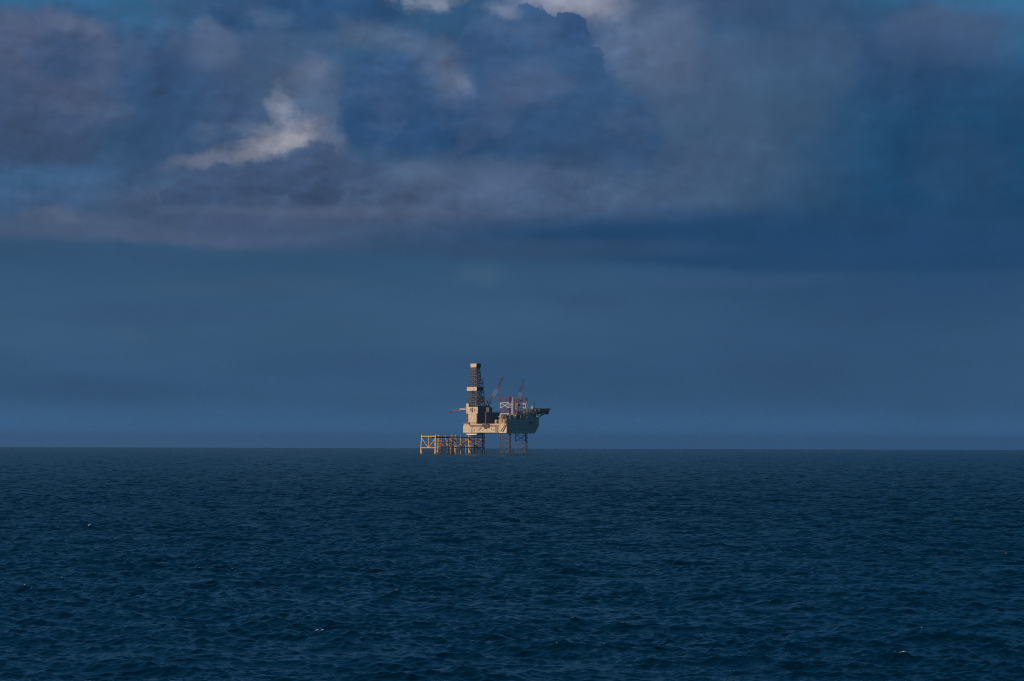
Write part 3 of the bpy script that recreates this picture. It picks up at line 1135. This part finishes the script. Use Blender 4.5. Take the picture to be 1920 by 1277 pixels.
hd = bpy.data.objects.new('helideck', None)
COL.objects.link(hd)
hd.parent = rig
hd['label'] = 'dark overhanging helideck at the right end'
hc = pt(1021, 764.5, 56)
ring = []
for i in range(8):
    t = math.radians(22.5 + 45 * i)
    ring.append((hc.x + 8.6 * math.cos(t), hc.y + 11.5 * math.sin(t)))
mb = MB()
mb.prism(ring, hc.z - 0.9, hc.z)
inner_ring = [(hc.x + (x - hc.x) * 0.93 - 0.5, hc.y + (y - hc.y) * 0.93) for x, y in ring]
mb.prism(inner_ring, hc.z - 6.4, hc.z - 0.95, taper=[(hc.x + (x - hc.x) * 0.86 - 1.2, hc.y + (y - hc.y) * 0.86) for x, y in ring])
mb.build('deck_plate', 'green', hd)
mb = MB()
net = [(hc.x + (x - hc.x) * 1.12, hc.y + (y - hc.y) * 1.12) for x, y in ring]
for i in range(8):
    j = (i + 1) % 8
    a, b = Vector((*net[i], hc.z + 0.3)), Vector((*net[j], hc.z + 0.3))
    mb.bar(a, b, 0.2)
    for t in (0, 0.33, 0.66):
        mb.bar(a.lerp(b, t), Vector((*ring[i], hc.z - 0.4)).lerp(Vector((*ring[j], hc.z - 0.4)), t), 0.18)
mb.build('safety_net', 'grey', hd)
mb = MB()
for dpt in (49, 56, 63):
    top_l, top_r = pt(1006, 766, dpt), pt(1031, 766, dpt)
    bot_l, bot_r = pt(1006, 775.5, dpt), pt(1030, 772.5, dpt)
    mb.bar(top_l, top_r, 0.5)
    mb.bar(bot_l, bot_r, 0.5)
    for k in range(6):
        f0, f1 = k / 6, (k + 1) / 6
        mb.bar(top_l.lerp(top_r, f0), bot_l.lerp(bot_r, f1), 0.35)
        mb.bar(bot_l.lerp(bot_r, f0), top_l.lerp(top_r, f0), 0.35)
    mb.bar(bot_l.lerp(bot_r, 0.55), pt(1008, 784, dpt), 0.6)
mb.hexa(pt(1007, 774.6, 50), Vector((13.0, 0, 0)), Vector((0, 10, 0)), UP * 2.8)
mb.build('truss', 'dark', hd)
mb = MB()
mb.hexa(pt(1012, 768.6, 44.5), Vector((9.5, 0, 0)), Vector((0, 0.3, 0)), UP * 0.9)
mb.build('catwalk', 'brown', hd)

mb = MB()
mb.ball(pt(999.5, 763.5, 40), 2.2)
mb.bar(pt(999.5, 785, 40), pt(999.5, 765, 40), 0.8, sides=8)
mb.build('radar_dome', 'white', rig, 'white round radar dome')
mb = MB()
mb.bar(pt(1002.6, 776, 36), pt(1002.6, 742, 36), 0.9, 0.45)
for k in range(7):
    py = 772 - 4.2 * k
    mb.bar(pt(1001.3 + 0.12 * k, py, 40), pt(1003.9 - 0.12 * k, py, 40), 0.2)
mb.bar(pt(1000.4, 755, 40), pt(1004.8, 755, 40), 0.28)
mb.build('radio_mast', 'grey', rig, 'thin radio mast beside the dome')
mb = MB()
mb.ball(pt(1004.6, 767.5, 39), 1.5, squash=(0.8, 0.8, 1.6))
mb.hexa(pt(1002.5, 775, 38), Vector((3.2, 0, 0)), Vector((0, 2.5, 0)), UP * 3.2)
mb.build('vent_stack', 'tan', rig, 'tan vent stack beside the helideck')

# tall pale vent mast and dark risers between the legs
for px, py0, d, wd, mt, nm in ((962, 744, 26, 0.8, 'white', 'vent_mast'), (965.5, 742, 27, 0.7, 'wall', 'riser'), (967.5, 748, 30, 0.7, 'wall', 'riser'), (959.5, 752, 24, 0.55, 'white', 'vent_mast'), (988.5, 750, 33, 0.6, 'white', 'vent_mast')):
    mb = MB()
    mb.bar(pt(px, 787, d), pt(px, py0, d), wd, wd * 0.8, sides=8)
    for k in range(6):
        q = pt(px, 782 - k * (782 - py0) / 6.2, d)
        mb.bar(q - F * 0.8, q + F * 0.8, 0.25)
    mb.build(nm, mt, rig)
# brackets carrying the helideck
for d in (48, 56, 64):
    mb = MB()
    mb.bar(pt(1004, 786, d), pt(1022, 775, d), 0.9)
    mb.bar(pt(1004, 778, d), pt(1018, 777, d), 0.7)
    mb.bar(pt(1012, 777, d), pt(1012, 781.5, d), 0.6)
    mb.build('bracket', 'tan', hd)
# lifeboat hung on the shaded side
lb = bpy.data.objects.new('lifeboat', None)
COL.objects.link(lb)
lb.parent = rig
lb['label'] = 'orange enclosed lifeboat hung on the shaded side'
mb = MB()
c = pt(998, 790, 31)
for k in range(10):
    pass
mb.ball(c, 1.6, nu=16, nv=10, squash=(1.6, 1.9, 0.95))
mb.ball(c + UP * 1.0 + RW * 0.4, 0.9, nu=12, nv=8, squash=(1.5, 1.6, 0.9))
mb.build('boat_shell', 'tan', lb)
mb = MB()
for e in (-1.6, 1.6):
    p = c + RW * e - F * 0.3
    mb.bar(p + UP * 1.2, p + UP * 4.0, 0.25)
    mb.bar(p + UP * 4.0, p + UP * 4.0 - F * 2.5, 0.4)
mb.build('davit', 'brown', lb)

# deck gear between the legs: modules, tanks, pipes
rnd = random.Random(5)
for k in range(54):
    t = k / 53
    px = 931 + 74 * t + rnd.uniform(-1.5, 1.5)
    back = rnd.uniform(0, 1)
    depth = max(0.0, (px - 951) * 0.72) + 1.5 + 12 * back
    h = rnd.uniform(5.0, 10) + 12 * back
    base_py = 786
    if px < 962:
        h = min(h, 9)
    if px < 943:
        base_py = 796
        h = min(rnd.uniform(5, 11) + max(0, px - 931) * 0.9, 17)
        depth = CD + 8 + rnd.uniform(0, 5)
    elif px > 980:
        base_py = 783
        h += 2
    mt = rnd.choice(['tan', 'brown', 'dark', 'green', 'buff', 'tan', 'brown', 'grey'] if px < 960 else ['tan', 'brown', 'tan', 'buff', 'buff', 'red', 'white'])
    kind = k % 3
    mb = MB()
    if kind == 0:
        obox(mb, px, depth, rnd.uniform(1.5, 4), rnd.uniform(1.5, 4), base_py - h * 0.8, base_py + 0.3)
        p = pt(px, base_py - h * 0.8, depth)
        railing(mb, p, p - F * 2.2, 1.0, 2, 0.12)
        mb.build('deck_module', mt, rig)
    elif kind == 1:
        p = pt(px, base_py + 0.3, depth)
        mb.bar(p, p + UP * h * S, 1.6, sides=10)
        mb.bar(p + UP * h * S, p + UP * (h * S + 0.5), 1.6, 0.6, sides=10)
        mb.build('deck_tank', mt, rig)
    else:
        p = pt(px, base_py + 0.3, depth)
        q = p + UP * h * S
        mb.bar(p, q, 0.45)
        mb.bar(q, q - F * rnd.uniform(1, 4) - UP * 0.6, 0.45)
        mb.bar(q - UP * 1.5, q + RW * rnd.uniform(2, 6) - UP * 1.5, 0.4)
        mb.build('deck_pipework', mt, rig)
mb = MB()
for k in range(5):
    px = 937.5 + 2.9 * k
    d = 1.2 + (951 - px) * S * math.tan(TH)
    p = pt(px, 787, d)
    mb.bar(p, p + UP * (5.5 + 1.3 * (k % 3)), 0.5)
    if k:
        mb.bar(last + UP * 0.5, p + UP * 6, 0.45)
        mb.bar(last + UP * 5.5, p + UP * 5.5, 0.4)
    last = p
mb.build('gangway_truss', 'brown', rig, 'rusty truss at the aft corner of the hull')
for k, (px, py0, py1, mt) in enumerate(((939.5, 788, 795, 'tan'), (943, 786.5, 792, 'brown'), (946.5, 788, 795, 'tan'), (949.6, 787, 793, 'dark'))):
    mb = MB()
    d = (951 - px) * S * math.tan(TH) - 0.7
    p = pt(px, py1, d)
    mb.hexa(p, -F * 1.7, RW * 1.4, UP * ((py1 - py0) * S))
    mb.bar(p + UP * ((py1 - py0) * S), p + UP * ((py1 - py0) * S) - F * 1.4 + UP * 1.6, 0.4)
    mb.build('side_locker', mt, rig)
# slanting dark bar in place of a cast shadow line, and ladder at the aft corner of the hull
mb = MB()
mb.bar(pt(939, 809, 2.0), pt(947.5, 797, -0.6), 1.1)
mb.bar(pt(947, 796, -0.6), pt(950.4, 785, 0.6), 0.9)
mb.build('slanting_shadow_bar', 'brown', rig, 'dark slanting bar drawing a shadow line at the hull corner')
mb = MB()
obox(mb, 948.5, 1.5, 8.5, 1.5, 793.4, 794.4)
p = pt(948.5, 793.4, 1.5)
railing(mb, p, p - F * (8.5 * S / math.cos(TH)), 1.2)
mb.build('landing', 'white', rig)

# ------------------------------------------------------------------ the bare yellow jacket beside the rig
JX = 818.0
jk = thing('wellhead_jacket', JX, 'yellow steel wellhead jacket standing in the sea under the rig cantilever', 'platform jacket')


def jp(px, py, depth):
    return pt(px, py, depth, x0=JX)


JD = -8.0
TOPY, MIDY, FOOT = 816.5, 840.0, WATER_PY + 6
u_f = -F * (26.5 * S / math.cos(TH))     # along the sunlit end frame (to its far leg)
u_r = RW * (1.0 / math.sin(TH))          # per metre seen across, along the long side


def jnode(row, bay_px, py):
    """row 0 = near long side, 1 = far long side; legs lean outwards going down"""
    drop = (py - TOPY) * S
    p = jp(JX, py, JD) + (u_f if row else Vector((0, 0, 0))) + u_r * (bay_px * S)
    lean = 0.045 * drop
    p += (F if row == 0 else -F) * lean
    if bay_px == 0:
        p -= RW * lean
    elif bay_px > 80:
        p += RW * lean
    return p


BAYS = [0, 30, 61, 86]
for row in (0, 1):
    for i, bpx in enumerate(BAYS):
        mb = MB()
        mb.bar(jnode(row, bpx, TOPY - 1.2), jnode(row, bpx, FOOT), 1.45, 1.6, sides=10)
        lg = mb.build('jacket_leg', 'yellow' if i == 0 else 'ochre', jk)
        mb = MB()
        a_, b_ = jnode(row, bpx, WATER_PY - 2.6), jnode(row, bpx, WATER_PY + 3)
        mb.bar(a_, b_, 1.75, 1.8, sides=10)
        mb.build('splash_zone', 'brown', lg)


def brace(p, q, wd, mt, name='brace', sides=8):
    b = MB()
    b.bar(p, q, wd, sides=sides)
    return b.build(name, mt, jk)


# sunlit end frame: top beam, centre post, V braces, lower beam, splayed feet
nl, nr_ = jnode(0, 0, TOPY + 2), jnode(1, 0, TOPY + 2)
brace(nl, nr_, 1.25, 'yellow', 'top_beam')
bl, br = jnode(0, 0, MIDY), jnode(1, 0, MIDY)
brace(bl, br, 1.05, 'yellow', 'lower_beam')
mid_t, mid_b = nl.lerp(nr_, 0.5), bl.lerp(br, 0.5)
brace(mid_t, mid_b, 0.9, 'yellow')
brace(jnode(0, 0, TOPY + 5), mid_b, 0.85, 'yellow')
brace(jnode(1, 0, TOPY + 5), mid_b, 0.85, 'yellow')
for row, sgn in ((0, 1), (1, -1)):
    p = jnode(row, 0, MIDY + 1)
    q = jnode(row, 0, FOOT) - F * (3.4 * sgn)
    brace(p, q, 0.9, 'yellow', 'splayed_brace')
    b = MB()
    c = jnode(row, 0, WATER_PY - 1)
    b.bar(c - F * (2.0 * sgn) - UP * 1, c - F * (2.0 * sgn) + UP * 1.8, 0.7, sides=8)
    b.build('boat_fender', 'ochre', jk)
# long sides
for row in (0, 1):
    brace(jnode(row, 0, TOPY + 3), jnode(row, 86, TOPY + 3), 1.2, 'brown', 'top_beam')
    brace(jnode(row, 0, WATER_PY - 2.2), jnode(row, 30, WATER_PY - 2.2), 0.9, 'ochre', 'lower_beam')
    for a, b_ in zip(BAYS[1:], BAYS[2:]):
        m_ = (a + b_) / 2
        brace(jnode(row, a, TOPY + 4), jnode(row, m_, MIDY - 2), 0.9, 'ochre')
        brace(jnode(row, b_, TOPY + 4), jnode(row, m_, MIDY - 2), 0.9, 'ochre')
        brace(jnode(row, a, MIDY - 1), jnode(row, b_, MIDY - 1), 0.8, 'brown')
        brace(jnode(row, m_, TOPY + 3), jnode(row, m_, MIDY - 2), 0.7, 'ochre')
        brace(jnode(row, a, MIDY - 1), jnode(row, a + 6, FOOT), 0.8, 'brown', 'splayed_brace')
        brace(jnode(row, m_, MIDY - 2), jnode(row, m_ - 8, FOOT), 0.8, 'brown')
    brace(jnode(row, 30, TOPY + 4), jnode(row, 36, 829), 0.9, 'yellow')
    brace(jnode(row, 36, 829), jnode(row, 31, MIDY), 0.8, 'yellow')
# cross frames
for bpx in BAYS[1:]:
    brace(jnode(0, bpx, TOPY + 3), jnode(1, bpx, TOPY + 3), 1.0, 'brown', 'cross_beam')
    brace(jnode(0, bpx, TOPY + 5), jnode(1, bpx, MIDY), 0.8, 'ochre')
    brace(jnode(1, bpx, TOPY + 5), jnode(0, bpx, MIDY), 0.8, 'ochre')
# conductors in the first bay
cols = ['white', 'buff', 'yellow', 'buff', 'white', 'yellow', 'white', 'buff', 'yellow', 'red', 'white', 'yellow', 'buff', 'ochre']
for k in range(14):
    f1 = 0.12 + 0.13 * (k % 2) + 0.03 * ((k * 5) % 4)
    bpx = 3.5 + 1.85 * k
    p = jnode(0, bpx, TOPY + 1 - (k * 7 % 3)).lerp(jnode(1, bpx, TOPY + 1 - (k * 7 % 3)), f1)
    q = jnode(0, bpx, FOOT).lerp(jnode(1, bpx, FOOT), f1)
    q.x, q.y = p.x, p.y
    b = MB()
    z_mid = (WATER_PY - 831) * S
    b.bar(p, Vector((p.x, p.y, z_mid)), 0.62, mat=0, sides=8)
    b.bar(Vector((p.x, p.y, z_mid)), q, 0.8, mat=1, sides=8)
    b.build('conductor', [cols[k], 'red' if k % 3 == 0 else ('yellow' if k % 3 == 1 else 'buff')], jk)
for py in (821, 829.5):
    b = MB()
    a, c_ = jnode(0, 2, py).lerp(jnode(1, 2, py), 0.1), jnode(0, 30, py).lerp(jnode(1, 30, py), 0.1)
    b.bar(a, c_, 0.7)
    a, c_ = jnode(0, 2, py).lerp(jnode(1, 2, py), 0.4), jnode(0, 30, py).lerp(jnode(1, 30, py), 0.4)
    b.bar(a, c_, 0.7)
    b.build('guide_frame', 'brown', jk)
# wellheads and small gear on the top frame under the cantilever
for k in range(15):
    bpx = 33 + 3.6 * k
    f1 = 0.25 + 0.06 * (k * 5 % 7)
    p = jnode(0, bpx, TOPY + 2.5).lerp(jnode(1, bpx, TOPY + 2.5), f1)
    b = MB()
    b.bar(p, p + UP * (1.2 + 0.4 * (k % 3)), 0.9, 0.7, sides=8)
    b.bar(p - UP * 1.0, Vector((p.x, p.y, -3)), 0.6, sides=8)
    b.build('well_conductor', ['ochre', 'brown', 'green'][k % 3], jk)
b = MB()
p = jnode(0, 66, TOPY + 1)
b.hexa(p, RW * 20, -F * 1.0, UP * 0.3)
railing(b, p + UP * 0.3, p + RW * 20 + UP * 0.3, 1.1, 8, 0.12)
b.build('top_walkway', 'red', jk)

# ------------------------------------------------------------------ haze over the sea
hz = MB()
hz.hexa(Vector((-30000, -3000, -55)), Vector((60000, 0, 0)), Vector((0, 33000, 0)), UP * 180)
me = bpy.data.meshes.new('haze')
me.from_pydata(hz.v, [], hz.f)
ho = bpy.data.objects.new('haze', me)
COL.objects.link(ho)
ho['kind'] = 'stuff'
ho['label'] = 'thin blue haze over the sea'
hm = bpy.data.materials.new('haze_air')
hm.use_nodes = True
hn = hm.node_tree
hn.nodes.clear()
pv = hn.nodes.new('ShaderNodeVolumePrincipled')
pv.inputs['Color'].default_value = (0.40, 0.70, 0.95, 1)
pv.inputs['Density'].default_value = 5.6e-5
pv.inputs['Anisotropy'].default_value = 0.6
out = hn.nodes.new('ShaderNodeOutputMaterial')
hn.links.new(pv.outputs[0], out.inputs['Volume'])
me.materials.append(hm)
